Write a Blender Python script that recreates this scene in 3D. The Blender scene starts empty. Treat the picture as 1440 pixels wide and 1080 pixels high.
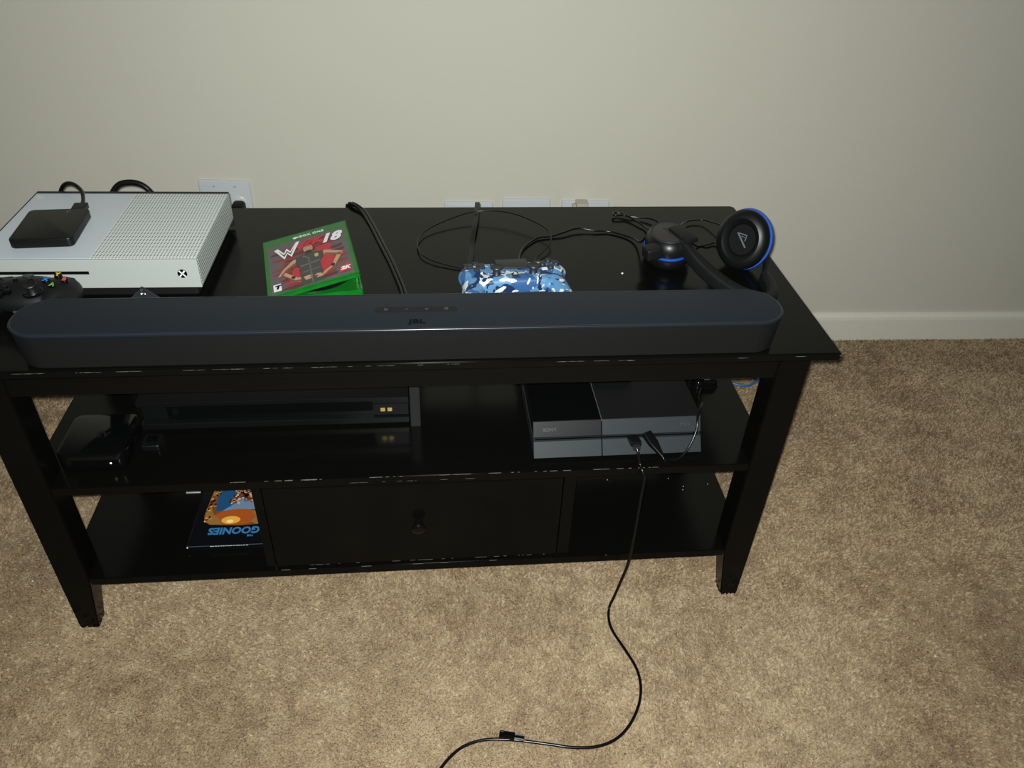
import bpy, bmesh, math, random
import numpy as np
from mathutils import Vector, Matrix, Euler
PI = math.pi
random.seed(7)
scene = bpy.context.scene
COL = scene.collection

# ------------------------------------------------------------------ camera
FPX = 1114.35
CAM = Vector((0.0579, -0.8243, 1.1625))
CR = Vector((0.99504864, -0.09191819, 0.03780554))
CU = Vector((0.02522946, 0.60152084, 0.79845861))
CF = Vector((0.09613369, 0.79355134, -0.60086154))
cd = bpy.data.cameras.new('camera')
cd.sensor_fit = 'HORIZONTAL'; cd.sensor_width = 36.0
cd.lens = FPX / 1440 * 36.0
cd.clip_start = 0.02
camo = bpy.data.objects.new('camera', cd); COL.objects.link(camo)
m = Matrix((CR, CU, -CF)).transposed().to_4x4(); m.translation = CAM
camo.matrix_world = m
scene.camera = camo

# ------------------------------------------------------------------ world, flash, exposure
w = bpy.data.worlds.new('room_light'); scene.world = w; w.use_nodes = True
bg = w.node_tree.nodes['Background']
bg.inputs[0].default_value = (0.88, 0.96, 1.0, 1); bg.inputs[1].default_value = 0.055
ld = bpy.data.lights.new('flash', 'SPOT')          # the phone's LED flash, a few centimetres from the lens
ld.energy = 100; ld.color = (0.94, 0.99, 0.95); ld.shadow_soft_size = 0.006
ld.spot_size = math.radians(146); ld.spot_blend = 1.0
lo = bpy.data.objects.new('flash', ld); COL.objects.link(lo)
lm = Matrix((CR, CU, -CF)).transposed().to_4x4()
lm.translation = CAM + CU * 0.010 - CR * 0.006
lo.matrix_world = lm
vs = scene.view_settings
vs.view_transform = 'Standard'; vs.look = 'None'; vs.gamma = 1.0; vs.use_curve_mapping = False
vs.exposure = 0.0

# ------------------------------------------------------------------ pixel helpers (1440 x 1080 frame)
def ray(u, v): return CF + CR * ((u - 720) / FPX) - CU * ((v - 540) / FPX)
def onz(u, v, z):
    d = ray(u, v); return CAM + d * ((z - CAM.z) / d.z)
def ony(u, v, y):
    d = ray(u, v); return CAM + d * ((y - CAM.y) / d.y)
WY, WT = 0.9084, math.tan(-0.0223)
def onw(u, v):
    d = ray(u, v); return CAM + d * ((WY + WT * CAM.x - CAM.y) / (d.y - WT * d.x))

# ------------------------------------------------------------------ materials
def srgb(r, g, b):
    f = lambda c: (c / 255 / 12.92) if c <= 10.3 else ((c / 255 + .055) / 1.055) ** 2.4
    return (f(r), f(g), f(b), 1)
class NT:
    def __init__(s, name):
        s.m = bpy.data.materials.new(name); s.m.use_nodes = True
        s.t = s.m.node_tree; s.n = s.t.nodes; s.b = s.n['Principled BSDF']
    def node(s, typ, **kw):
        x = s.n.new(typ)
        for k, v in kw.items():
            if k in ('operation', 'blend_type', 'data_type', 'interpolation', 'noise_dimensions', 'feature', 'wave_type', 'bands_direction', 'attribute_name'): setattr(x, k, v)
        return x
    def link(s, a, b): s.t.links.new(a, b)
    def math(s, op, a, b=None, c=None):
        x = s.n.new('ShaderNodeMath'); x.operation = op
        for i, v in enumerate((a, b, c)):
            if v is None: continue
            if hasattr(v, 'links'): s.link(v, x.inputs[i])
            else: x.inputs[i].default_value = v
        return x.outputs[0]
    def coord(s, kind='Object'): return s.n.new('ShaderNodeTexCoord').outputs[kind]
    def sep(s, v):
        x = s.n.new('ShaderNodeSeparateXYZ'); s.link(v, x.inputs[0]); return x.outputs
    def noise(s, vec, scale, detail=4, rough=.55, dist=0):
        x = s.n.new('ShaderNodeTexNoise'); s.link(vec, x.inputs['Vector'])
        x.inputs['Scale'].default_value = scale; x.inputs['Detail'].default_value = detail
        x.inputs['Roughness'].default_value = rough; x.inputs['Distortion'].default_value = dist
        return x.outputs[0]
    def ramp(s, fac, stops, const=False):
        x = s.n.new('ShaderNodeValToRGB'); s.link(fac, x.inputs[0]); cr = x.color_ramp
        if const: cr.interpolation = 'CONSTANT'
        while len(cr.elements) < len(stops): cr.elements.new(.5)
        for e, (p, c) in zip(cr.elements, stops): e.position = p; e.color = c
        return x.outputs[0]
    def mix(s, fac, a, b):
        x = s.n.new('ShaderNodeMix'); x.data_type = 'RGBA'
        if hasattr(fac, 'links'): s.link(fac, x.inputs[0])
        else: x.inputs[0].default_value = fac
        for v, i in ((a, 6), (b, 7)):
            if hasattr(v, 'links'): s.link(v, x.inputs[i])
            else: x.inputs[i].default_value = v
        return x.outputs[2]
    def bump(s, h, strength=.3, dist=.001):
        x = s.n.new('ShaderNodeBump'); s.link(h, x.inputs['Height'])
        x.inputs['Strength'].default_value = strength; x.inputs['Distance'].default_value = dist
        s.link(x.outputs[0], s.b.inputs['Normal'])
    def color(s, c):
        if hasattr(c, 'links'): s.link(c, s.b.inputs['Base Color'])
        else: s.b.inputs['Base Color'].default_value = c
    def set(s, **kw):
        for k, v in kw.items(): s.b.inputs[{'rough': 'Roughness', 'metal': 'Metallic', 'spec': 'Specular IOR Level', 'coat': 'Coat Weight', 'trans': 'Transmission Weight', 'sss': 'Subsurface Weight'}[k]].default_value = v

MATS = {}
def plain(name, col, rough=.5, metal=0, spec=.5, nscale=300, nvar=.12, bump=.0):
    """one-colour material with a slight procedural mottling"""
    if name in MATS: return MATS[name]
    t = NT(name); co = t.coord()
    n = t.noise(co, nscale, 3)
    dark = (col[0] * (1 - nvar), col[1] * (1 - nvar), col[2] * (1 - nvar), 1)
    lite = (min(1, col[0] * (1 + nvar)), min(1, col[1] * (1 + nvar)), min(1, col[2] * (1 + nvar)), 1)
    t.color(t.mix(n, dark, lite)); t.set(rough=rough, metal=metal, spec=spec)
    if bump: t.bump(n, bump, .0004)
    MATS[name] = t.m; return t.m

def mat_wall():
    t = NT('painted_wall'); co = t.coord()
    n = t.noise(co, 2.2, 3); c = t.mix(n, srgb(209, 204, 190), srgb(214, 209, 196))
    t.color(c); t.set(rough=.75, spec=.3); t.bump(t.noise(co, 260, 4), .25, .0015); return t.m
def mat_carpet(tuft):
    t = NT('carpet_yarn' if tuft else 'carpet_backing')
    co = t.n.new('ShaderNodeNewGeometry').outputs['Position']
    big = t.noise(co, 4.5, 5, .6, .6); mid = t.noise(co, 26, 4, .65, .3); fine = t.noise(co, 330, 2, .7)
    a = t.ramp(big, [(.36, srgb(118, 94, 71)), (.50, srgb(166, 143, 114)), (.64, srgb(194, 174, 141))])
    b = t.ramp(mid, [(.32, srgb(104, 78, 60)), (.50, srgb(166, 142, 114)), (.68, srgb(206, 188, 156))])
    c = t.mix(.5, a, b)
    f = t.ramp(fine, [(.28, srgb(84, 62, 46)), (.44, srgb(156, 130, 102)), (.58, srgb(184, 162, 130)), (.72, srgb(232, 218, 190))])
    c = t.mix(.40, c, f)
    fl_ = t.noise(co, 150, 3, .75, .6); mk_ = t.noise(co, 7, 3)
    fk = t.math('MULTIPLY', t.math('GREATER_THAN', fl_, .655), t.math('GREATER_THAN', mk_, .42))
    c = t.mix(t.math('MULTIPLY', fk, .75), c, srgb(74, 52, 38))
    t.color(c); t.set(rough=.9, spec=.15)
    if not tuft: t.bump(t.noise(co, 260, 3, .7), .9, .004)
    return t.m
def mat_black_wood(front_y=None, name='black_lacquered_wood'):
    t = NT(name); co = t.coord(); x, y, z = t.sep(co)
    mp = t.n.new('ShaderNodeMapping'); t.link(co, mp.inputs[0]); mp.inputs['Scale'].default_value = (3, 60, 60)
    grain = t.noise(mp.outputs[0], 6, 5, .6)
    base = t.mix(grain, (.0022, .0022, .0020, 1), (.0042, .0041, .0037, 1))
    t.color(base)
    rg = t.n.new('ShaderNodeMapRange'); t.link(t.noise(co, 14, 4), rg.inputs[0])
    rg.inputs[3].default_value = .13; rg.inputs[4].default_value = .24
    t.link(rg.outputs[0], t.b.inputs['Roughness']); t.set(spec=.14)
    t.bump(grain, .05, .0004); return t.m
def mat_soundbar_top():
    t = NT('slate_matte_plastic'); co = t.coord(); n = t.noise(co, 900, 2)
    t.color(t.mix(n, srgb(15, 21, 29), srgb(21, 28, 37))); t.set(rough=.46, spec=.35); t.bump(n, .12, .0003); return t.m
def mat_grille():
    t = NT('black_perforated_metal'); co = t.coord()
    n = t.noise(co, 1100, 2, .7)
    t.color(t.mix(n, srgb(9, 10, 11), srgb(17, 18, 19))); t.set(rough=.55, spec=.3)
    t.bump(n, .2, .0003); return t.m
def mat_vent(axis):
    """white shell drilled with a square grid of small round holes"""
    t = NT('white_drilled_plastic_' + axis); co = t.coord(); x, y, z = t.sep(co)
    p = .0044
    a, b = {'top': (x, y), 'side': (y, z)}[axis]
    fa = t.math('SUBTRACT', t.math('FRACT', t.math('DIVIDE', a, p)), .5)
    fb = t.math('SUBTRACT', t.math('FRACT', t.math('DIVIDE', b, p)), .5)
    d = t.math('SQRT', t.math('ADD', t.math('MULTIPLY', fa, fa), t.math('MULTIPLY', fb, fb)))
    rr = .27 if axis == 'top' else .33
    hole = t.math('LESS_THAN', d, rr)
    n = t.noise(co, 200, 2)
    c = t.mix(n, srgb(212, 217, 215), srgb(220, 224, 222))
    c = t.mix(hole, c, srgb(92, 96, 98) if axis == 'top' else srgb(40, 42, 42))
    t.color(c); t.set(rough=.42, spec=.4)
    t.bump(t.math('MINIMUM', d, .34), .5, .0015); return t.m
def mat_camo():
    t = NT('blue_camouflage'); co = t.coord()
    mp = t.n.new('ShaderNodeMapping'); t.link(co, mp.inputs[0]); mp.inputs['Location'].default_value = (3.17, 1.3, .4)
    n1 = t.noise(mp.outputs[0], 34, .8, .4, 1.4)
    mp2 = t.n.new('ShaderNodeMapping'); t.link(co, mp2.inputs[0]); mp2.inputs['Location'].default_value = (7.3, -2.2, .9)
    n2 = t.noise(mp2.outputs[0], 38, .8, .4, 1.6)
    mp3 = t.n.new('ShaderNodeMapping'); t.link(co, mp3.inputs[0]); mp3.inputs['Location'].default_value = (-5.3, 4.2, 2.9)
    n3 = t.noise(mp3.outputs[0], 46, .6, .4, 2.2)
    c = t.mix(t.math('GREATER_THAN', n1, .52), srgb(84, 128, 168), srgb(50, 86, 134))
    c = t.mix(t.math('GREATER_THAN', n2, .575), c, srgb(26, 44, 78))
    c = t.mix(t.math('LESS_THAN', n3, .385), c, srgb(196, 204, 208))
    t.color(c); t.set(rough=.38, spec=.45); return t.m
def mat_green():
    t = NT('translucent_green_plastic'); n = t.noise(t.coord(), 60, 3)
    t.color(t.mix(n, srgb(12, 100, 26), srgb(26, 130, 40))); t.set(rough=.22, spec=.6, trans=.25); return t.m

M = {
 'wall': mat_wall(), 'carpet': mat_carpet(False), 'yarn': mat_carpet(True), 'wood': mat_black_wood(),
 'sbtop': mat_soundbar_top(), 'grille': mat_grille(), 'vtop': mat_vent('top'), 'vside': mat_vent('side'),
 'camo': mat_camo(), 'green': mat_green(),
 'white_trim': plain('white_trim_paint', srgb(234, 229, 214), .45),
 'plate': plain('white_plate_plastic', srgb(206, 208, 212), .3, nvar=.03),
 'ivory': plain('ivory_plastic', srgb(190, 186, 170), .4, nvar=.04),
 'xwhite_shaded': plain('white_console_plastic_shaded', srgb(163, 167, 164), .5, spec=.25, nvar=.03),  # same white as the console top, darkened to balance light on the front
 'xwhite_lit': plain('pale_satin_plastic_lit', srgb(200, 206, 212), .4, nvar=.03),  # same white as the front, lighter tone stands in for light from above
 'black': plain('black_satin_plastic', (.0045, .0045, .005, 1), .36, spec=.35),
 'gloss': plain('black_gloss_plastic', (.003, .003, .0033, 1), .09, spec=.3),
 'matte': plain('black_matte_plastic', (.006, .006, .0065, 1), .5, spec=.3),
 'dark': plain('deep_black_plastic', (.0035, .0035, .0035, 1), .5),
 'rubber': plain('black_rubber_sheath', (.004, .004, .004, 1), .36, spec=.22),
 'wire': plain('black_vinyl_wire', (.004, .004, .0045, 1), .24, spec=.35),
 'cushion': plain('black_leatherette', (.004, .004, .0045, 1), .40, spec=.3, nscale=500, bump=.15),
 'fabric': plain('black_mesh_fabric', (.006, .006, .006, 1), .8, spec=.08, nscale=900, bump=.4),
 'hgrey': plain('dark_grey_plastic', srgb(50, 48, 47), .45, spec=.3),
 'blue_ring': plain('bright_blue_plastic', srgb(20, 70, 162), .35),
 'charcoal': plain('charcoal_plastic', srgb(36, 38, 41), .42, spec=.35),
 'slate': plain('slate_grey_plastic', srgb(40, 44, 48), .5, spec=.3),
 'slate_dk': plain('dark_slate_plastic', srgb(16, 17, 18), .4, spec=.3),
 'print_grey': plain('grey_print', srgb(84, 87, 92), .4),
 'print_dim': plain('dim_print', srgb(52, 55, 58), .4),
 'print_white': plain('white_print', srgb(226, 228, 228), .4),
 'print_black': plain('black_print', (.002, .002, .0025, 1), .5, spec=.1),
 'brass': plain('brass_contact', srgb(226, 190, 112), .35, metal=.6),
 'silver': plain('silver_metal', srgb(190, 192, 194), .28, metal=.9),
 'eth': plain('blue_cable_sheath', srgb(30, 104, 168), .35),
 'flash_lit_wood': plain('black_wood_flash_lit', srgb(36, 37, 38), .5, spec=.3),  # centre panel: flash brightness on its front put into the colour
 'paper': plain('white_paper', srgb(222, 222, 218), .6),
 'pad': plain('black_drive_case', (.004, .004, .0042, 1), .38, spec=.25),
}
def flat(name, r, g, b, rough=.35): return plain(name, srgb(r, g, b), rough, nscale=120, nvar=.10)

# ------------------------------------------------------------------ geometry helpers
def obj(name, bm, mat, parent=None, smooth=None):
    me = bpy.data.meshes.new(name)
    if isinstance(bm, bmesh.types.BMesh):
        bmesh.ops.recalc_face_normals(bm, faces=bm.faces)
        bm.to_mesh(me); bm.free()
    else: me = bm; me.name = name
    if mat is not None:
        me.materials.clear(); me.materials.append(mat)
    if smooth is not None and len(me.polygons):
        me.polygons.foreach_set('use_smooth', [True] * len(me.polygons))
        try: me.set_sharp_from_angle(angle=math.radians(smooth))
        except Exception: pass
    o = bpy.data.objects.new(name, me); COL.objects.link(o)
    if parent: o.parent = parent
    return o
def thing(name, label, cat, loc=(0, 0, 0), rot=(0, 0, 0), group=None):
    o = bpy.data.objects.new(name, None); COL.objects.link(o); o.empty_display_size = .02
    o.location = loc; o.rotation_euler = rot; o['label'] = label; o['category'] = cat
    if group: o['group'] = group
    return o
def tag(o, label, cat, group=None):
    o['label'] = label; o['category'] = cat
    if group: o['group'] = group
    return o
def kind(o, k): o['kind'] = k; return o
def box(x0, x1, y0, y1, z0, z1, bev=0.0, seg=2, bm=None, mtx=None):
    b = bmesh.new()
    r = bmesh.ops.create_cube(b, size=1)
    for v in b.verts:
        v.co = Vector(((x0 + x1) / 2 + v.co.x * (x1 - x0), (y0 + y1) / 2 + v.co.y * (y1 - y0), (z0 + z1) / 2 + v.co.z * (z1 - z0)))
    if bev: bmesh.ops.bevel(b, geom=list(b.edges), offset=bev, segments=seg, affect='EDGES', profile=.6)
    if mtx: bmesh.ops.transform(b, matrix=mtx, verts=b.verts)
    if bm is None: return b
    me = bpy.data.meshes.new('t'); b.to_mesh(me); b.free(); bm.from_mesh(me); bpy.data.meshes.remove(me); return bm
def merge(bm, other):
    me = bpy.data.meshes.new('t'); other.to_mesh(me); other.free(); bm.from_mesh(me); bpy.data.meshes.remove(me); return bm
def rrect(w, d, r, n=8):
    r = max(1e-5, min(r, w / 2 - 1e-5, d / 2 - 1e-5)); pts = []
    for cx, cy, a0 in ((w / 2 - r, d / 2 - r, 0), (-w / 2 + r, d / 2 - r, PI / 2), (-w / 2 + r, -d / 2 + r, PI), (w / 2 - r, -d / 2 + r, 1.5 * PI)):
        for i in range(n + 1):
            a = a0 + PI / 2 * i / n; pts.append((cx + r * math.cos(a), cy + r * math.sin(a)))
    return pts
def loft(rings, cap0=True, cap1=True):
    bm = bmesh.new(); R = [[bm.verts.new(p) for p in ring] for ring in rings]
    n = len(R[0])
    for a, b in zip(R, R[1:]):
        for i in range(n):
            j = (i + 1) % n; bm.faces.new((a[i], a[j], b[j], b[i]))
    if cap0: bm.faces.new(R[0][::-1])
    if cap1: bm.faces.new(R[-1])
    return bm
def slab(w, d, r, layers, n=8, cx=0, cy=0):
    """rounded-rectangle plan stacked through (z, inset) layers"""
    return loft([[(cx + x, cy + y, z) for x, y in rrect(w - 2 * o, d - 2 * o, r - o, n)] for z, o in layers])
def lathe(prof, n=32, mtx=None):
    """(radius, height) profile around z"""
    rings = [[(r * math.cos(2 * PI * i / n), r * math.sin(2 * PI * i / n), z) for i in range(n)] for r, z in prof]
    bm = loft(rings)
    if mtx: bmesh.ops.transform(bm, matrix=mtx, verts=bm.verts)
    return bm
def prism(pts, z0, z1):
    return loft([[(x, y, z0) for x, y in pts], [(x, y, z1) for x, y in pts]])
def smooth_path(pts, k=8):
    P = [Vector(p) for p in pts]; P = [P[0] * 2 - P[1]] + P + [P[-1] * 2 - P[-2]]; out = []
    for i in range(1, len(P) - 2):
        a, b, c, d = P[i - 1:i + 3]
        for j in range(k):
            t = j / k
            out.append(.5 * ((2 * b) + (c - a) * t + (2 * a - 5 * b + 4 * c - d) * t * t + (3 * b - a - 3 * c + d) * t ** 3))
    out.append(P[-2]); return out
def sweep(pts, sec, k=8, up0=Vector((0, 0, 1)), fixed=False):
    """sweep a closed 2-D section (side, up) along a smooth path"""
    path = smooth_path(pts, k) if k else [Vector(p) for p in pts]
    rings = []; up = up0.copy()
    for i, p in enumerate(path):
        t = (path[min(i + 1, len(path) - 1)] - path[max(i - 1, 0)]).normalized()
        if fixed: up = up0.copy()
        side = t.cross(up)
        if side.length < 1e-4: side = t.orthogonal()
        side.normalize(); up = side.cross(t).normalized()
        f = sec(i / (len(path) - 1)) if callable(sec) else sec
        rings.append([tuple(p + side * a + up * b) for a, b in f])
    return loft(rings)
def circ(r, n=10): return [(r * math.cos(2 * PI * i / n), r * math.sin(2 * PI * i / n)) for i in range(n)]
def tube(pts, r, k=8, n=10): return sweep(pts, circ(r, n), k)
def align(z, loc, x=None):
    """matrix taking local z to direction z at loc"""
    z = Vector(z).normalized(); x = Vector(x) if x else (Vector((1, 0, 0)) if abs(z.x) < .9 else Vector((0, 1, 0)))
    x = (x - z * x.dot(z)).normalized(); y = z.cross(x)
    m = Matrix((x, y, z)).transposed().to_4x4(); m.translation = Vector(loc); return m
def text(body, size, mtx=None, depth=.0001, shear=0, bold=0, spacing=1.0, sx=1.0):
    c = bpy.data.curves.new('t', 'FONT'); c.body = body; c.size = size; c.extrude = depth; c.shear = shear; c.offset = bold
    c.align_x = 'CENTER'; c.align_y = 'CENTER'; c.space_character = spacing; c.resolution_u = 3
    o = bpy.data.objects.new('t', c); COL.objects.link(o)
    dg = bpy.context.evaluated_depsgraph_get(); me = bpy.data.meshes.new_from_object(o.evaluated_get(dg))
    bpy.data.objects.remove(o); bpy.data.curves.remove(c)
    me.transform(Matrix.Diagonal((sx, 1, 1, 1)))
    if mtx: me.transform(mtx)
    return me
def blob(prims, voxel=.002, it=8):
    """union of ellipsoids and capsules, remeshed into one smooth skin"""
    bm = bmesh.new()
    for p in prims:
        if p[0] == 'e':
            _, c, r, rot = p
            b = bmesh.new(); bmesh.ops.create_icosphere(b, subdivisions=4, radius=1)
            bmesh.ops.transform(b, matrix=Matrix.Translation(c) @ Euler(rot).to_matrix().to_4x4() @ Matrix.Diagonal((*r, 1)), verts=b.verts)
            merge(bm, b)
        elif p[0] == 'c':
            _, a, b_, ra, rb = p; a, b_ = Vector(a), Vector(b_)
            for i in range(13):
                t = i / 12; b = bmesh.new(); bmesh.ops.create_icosphere(b, subdivisions=3, radius=ra + (rb - ra) * t)
                bmesh.ops.translate(b, vec=a.lerp(b_, t), verts=b.verts); merge(bm, b)
        elif p[0] == 'b': merge(bm, box(*p[1:]))
    me = bpy.data.meshes.new('t'); bm.to_mesh(me); bm.free()
    o = bpy.data.objects.new('t', me); COL.objects.link(o)
    md = o.modifiers.new('r', 'REMESH'); md.mode = 'VOXEL'; md.voxel_size = voxel
    ms = o.modifiers.new('s', 'SMOOTH'); ms.factor = .5; ms.iterations = it
    dg = bpy.context.evaluated_depsgraph_get(); out = bpy.data.meshes.new_from_object(o.evaluated_get(dg))
    bpy.data.objects.remove(o); bpy.data.meshes.remove(me); return out
def split_mesh(me, test):
    """two bmeshes: faces passing test(center, normal) and the rest"""
    res = []
    for keep in (True, False):
        bm = bmesh.new(); bm.from_mesh(me)
        bmesh.ops.delete(bm, geom=[f for f in bm.faces if bool(test(f.calc_center_median(), f.normal)) != keep], context='FACES')
        res.append(bm)
    return res
def worn(o, x0, x1, y, z, n, seed, big=()):
    """slivers of bare pale wood where the paint has chipped off an edge"""
    rg = random.Random(seed); bm = bmesh.new(); x = x0
    runs = [(x0 + (x1 - x0) * rg.random(), rg.uniform(.002, .020), rg.uniform(.00015, .00038)) for _ in range(n)] + list(big)
    for a, L, h in runs:
        k = max(2, int(L / .004)); e = [rg.uniform(.3, 1) * h for _ in range(k + 1)]; e[0] = e[-1] = h * .15
        top = [(a + L * i / k, e[i]) for i in range(k + 1)]
        merge(bm, loft([[(px, y - .0002, z + dz * .6) for px, dz in top] + [(px, y - .0002, z - dz) for px, dz in top[::-1]], [(px, y + .0006, z + dz * .6) for px, dz in top] + [(px, y + .0006, z - dz) for px, dz in top[::-1]]]))
    c = obj('paint_chips', bm, flat('bare_wood', 112, 108, 98, .6), o); c.data.transform(Matrix.Translation((-ox, 0, 0))); kind(c, 'stuff')

# ================================================================== THE SETTING
fl = kind(obj('floor', box(-3.2, 4.0, -3.0, 1.10, -.05, 0), M['carpet']), 'structure')
fl['label'] = 'beige and brown cut pile carpet'
# pile: short leaning yarn tufts, real geometry
def carpet_pile():
    rng = np.random.default_rng(3)
    x0, x1, y0, y1 = -1.30, 1.90, -.66, .96
    g = .0040
    nx, ny = int((x1 - x0) / g), int((y1 - y0) / g)
    X, Y = np.meshgrid(np.arange(nx), np.arange(ny)); X = X.ravel(); Y = Y.ravel()
    px = x0 + (X + rng.uniform(0, 1, X.size)) * g; py = y0 + (Y + rng.uniform(0, 1, X.size)) * g
    keep = (py < WY + WT * px - .012)
    # outside the view the backing alone carries the look
    dx, dy, dz = px - CAM.x, py - CAM.y, -CAM.z
    zc = dx * CF.x + dy * CF.y + dz * CF.z
    uu = FPX * (dx * CR.x + dy * CR.y + dz * CR.z) / np.maximum(zc, .05); vv = -FPX * (dx * CU.x + dy * CU.y + dz * CU.z) / np.maximum(zc, .05)
    keep &= (zc > .2) & (np.abs(uu) < 1200) & (np.abs(vv) < 800)
    px, py = px[keep], py[keep]; n = px.size
    lean = 1.2 * np.sin(px * 5.1 + 1.3 * np.sin(py * 7.3)) + 1.1 * np.sin(py * 6.1 + 2 * np.sin(px * 3.7)) + rng.normal(0, 1.1, n)
    patch_ = np.sin(px * 23 + 2.1 * np.sin(py * 17)) * np.sin(py * 27 + 1.7 * np.sin(px * 13)) + .8 * np.sin(px * 9.1 + 3 + 1.5 * np.sin(py * 8)) * np.sin(py * 11 + 1)
    tilt = np.clip(.74 + .24 * patch_ + rng.normal(0, .26, n), .05, 1.3)
    L = rng.uniform(.0055, .0085, n); W = rng.uniform(.0010, .0019, n)
    d = np.stack([np.cos(lean) * np.sin(tilt), np.sin(lean) * np.sin(tilt), np.cos(tilt)], 1)
    a = rng.uniform(0, 2 * PI, n); s = np.stack([np.cos(a), np.sin(a), np.zeros(n)], 1)
    s -= d * (s * d).sum(1, keepdims=True); s /= np.linalg.norm(s, axis=1, keepdims=True)
    b0 = np.stack([px, py, np.full(n, -.001)], 1)
    mid = b0 + d * (L * .6)[:, None] + np.array([0, 0, .0007]); tip = mid + (d * np.array([1, 1, .35])) * (L * .45)[:, None]
    V = np.empty((n, 6, 3)); W = W[:, None]
    V[:, 0] = b0 - s * W; V[:, 1] = b0 + s * W; V[:, 2] = mid + s * W * 1.05; V[:, 3] = mid - s * W * 1.05; V[:, 4] = tip + s * W * .55; V[:, 5] = tip - s * W * .55
    F = np.array([[0, 1, 2, 3], [3, 2, 4, 5]])[None] + (np.arange(n) * 6)[:, None, None]
    me = bpy.data.meshes.new('carpet_pile'); me.vertices.add(n * 6); me.vertices.foreach_set('co', V.ravel())
    me.loops.add(n * 8); me.loops.foreach_set('vertex_index', F.ravel().astype(np.int32))
    me.polygons.add(n * 2); me.polygons.foreach_set('loop_start', (np.arange(n * 2) * 4).astype(np.int32))
    me.update(calc_edges=True)
    o = obj('carpet_pile', me, M['yarn'], fl); kind(o, 'stuff'); return o
carpet_pile()

wr = math.atan(WT)
wl = kind(obj('wall_back', box(-3.2, 4.0, 0, .1, 0, 2.5), M['wall']), 'structure')
wl.location = (0, WY, 0); wl.rotation_euler = (0, 0, wr)
wl['label'] = 'plain cream painted wall'
bb = sweep([(-3.2, 0, 0), (4.0, 0, 0)], [(.0, 0.0), (.013, 0.0), (.013, .064), (.0115, .072), (.006, .079), (.0, .081)], 0)
bbo = kind(obj('baseboard_back', bb, M['white_trim']), 'structure'); bbo.location = (0, WY - .0005, 0); bbo.rotation_euler = (0, 0, wr)
bbo['label'] = 'white moulded baseboard'

# ================================================================== TV STAND
XL, XR, D, H = -.556, .600, .465, .576
LXL, LXR, LW = -.549, .595, .046          # leg outer faces and width
YF, YB = .058, .440
Z1, Z2, ST = .324, .123, .016
stand = thing('tv_stand', 'long black wooden media stand with two shelves and a centre drawer', 'tv stand', ((XL + XR) / 2, 0, 0))
ox = (XL + XR) / 2
def st(name, bm, mat=M['wood'], parent=stand, smooth=None):
    o = obj(name, bm, mat, parent, smooth)
    if parent is stand: o.data.transform(Matrix.Translation((-ox, 0, 0)))
    return o
cut = .006
tt = loft([[(XL, 0, z), (XR, 0, z), (XR, D - cut, z), (XR - cut, D, z), (XL + cut, D, z), (XL, D - cut, z)] for z in (H - .012, H)])
bmesh.ops.bevel(tt, geom=list(tt.edges), offset=.0016, segments=2, affect='EDGES')
o = st('table_top', tt); worn(o, -.50, .30, 0, H - .0035, 42, 2); worn(o, .3, .55, 0, H - .004, 3, 5, [(.5972, .0028, .0011)])
def leg(x0, x1, y0, y1, inner):
    """square leg, the lower end tapering on its inner sides"""
    zs = [(0, .016), (.008, .0155), (.118, 0), (H - .012, 0)]
    rings = []
    for z, t in zs:
        a, b = (x0, x1 - t) if inner > 0 else (x0 + t, x1)
        c, d = (y0, y1 - t) if y0 < .2 else (y0 + t, y1)
        rings.append([(a, c, z), (b, c, z), (b, d, z), (a, d, z)])
    bm = loft(rings)
    bmesh.ops.bevel(bm, geom=[e for e in bm.edges if abs((e.verts[0].co - e.verts[1].co).normalized().z) > .5], offset=.0015, segments=2, affect='EDGES')
    return bm
for x0, x1, inn in ((LXL, LXL + LW, 1), (LXR - LW, LXR, -1)):
    st('leg', leg(x0, x1, YF, YF + LW, inn)); st('leg', leg(x0, x1, YB - LW, YB, inn))
AZ = .4926
o = st('front_apron', box(LXL + LW, LXR - LW, YF + .002, YF + .020, AZ, H - .012, .001)); 
st('back_apron', box(LXL + LW, LXR - LW, YB - .020, YB - .002, AZ, H - .012, .001))
st('side_apron', box(LXL + .004, LXL + .022, YF + LW, YB - LW, AZ, H - .012, .001))
st('side_apron', box(LXR - .022, LXR - .004, YF + LW, YB - LW, AZ, H - .012, .001))
def shelf(z):
    a, b = LXL + LW, LXR - LW; c, d = LXL + .006, LXR - .006; y0, y1 = YF + .001, YB - .001; u, v = YF + LW, YB - LW
    pts = [(a, y0), (b, y0), (b, u), (d, u), (d, v), (b, v), (b, y1), (a, y1), (a, v), (c, v), (c, u), (a, u)]
    bm = prism(pts, z - ST, z)
    bmesh.ops.bevel(bm, geom=list(bm.edges), offset=.0012, segments=2, affect='EDGES'); return bm
for nm, z in (('middle_shelf', Z1), ('bottom_shelf', Z2)):
    o = st(nm, shelf(z)); worn(o, -.25, .40, YF + .001, z - .0006, 30 if z > .2 else 8, int(z * 100), [(-.170, .012, .0011), (-.146, .024, .0010)] if z > .2 else [])
    if z > .2: worn(o, -.10, .10, YF + .001, z - .010, 12, 21)
st('centre_panel', box(.0165, .0325, .175, .430, Z1, H - .012, .0008), M['flash_lit_wood'])
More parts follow.
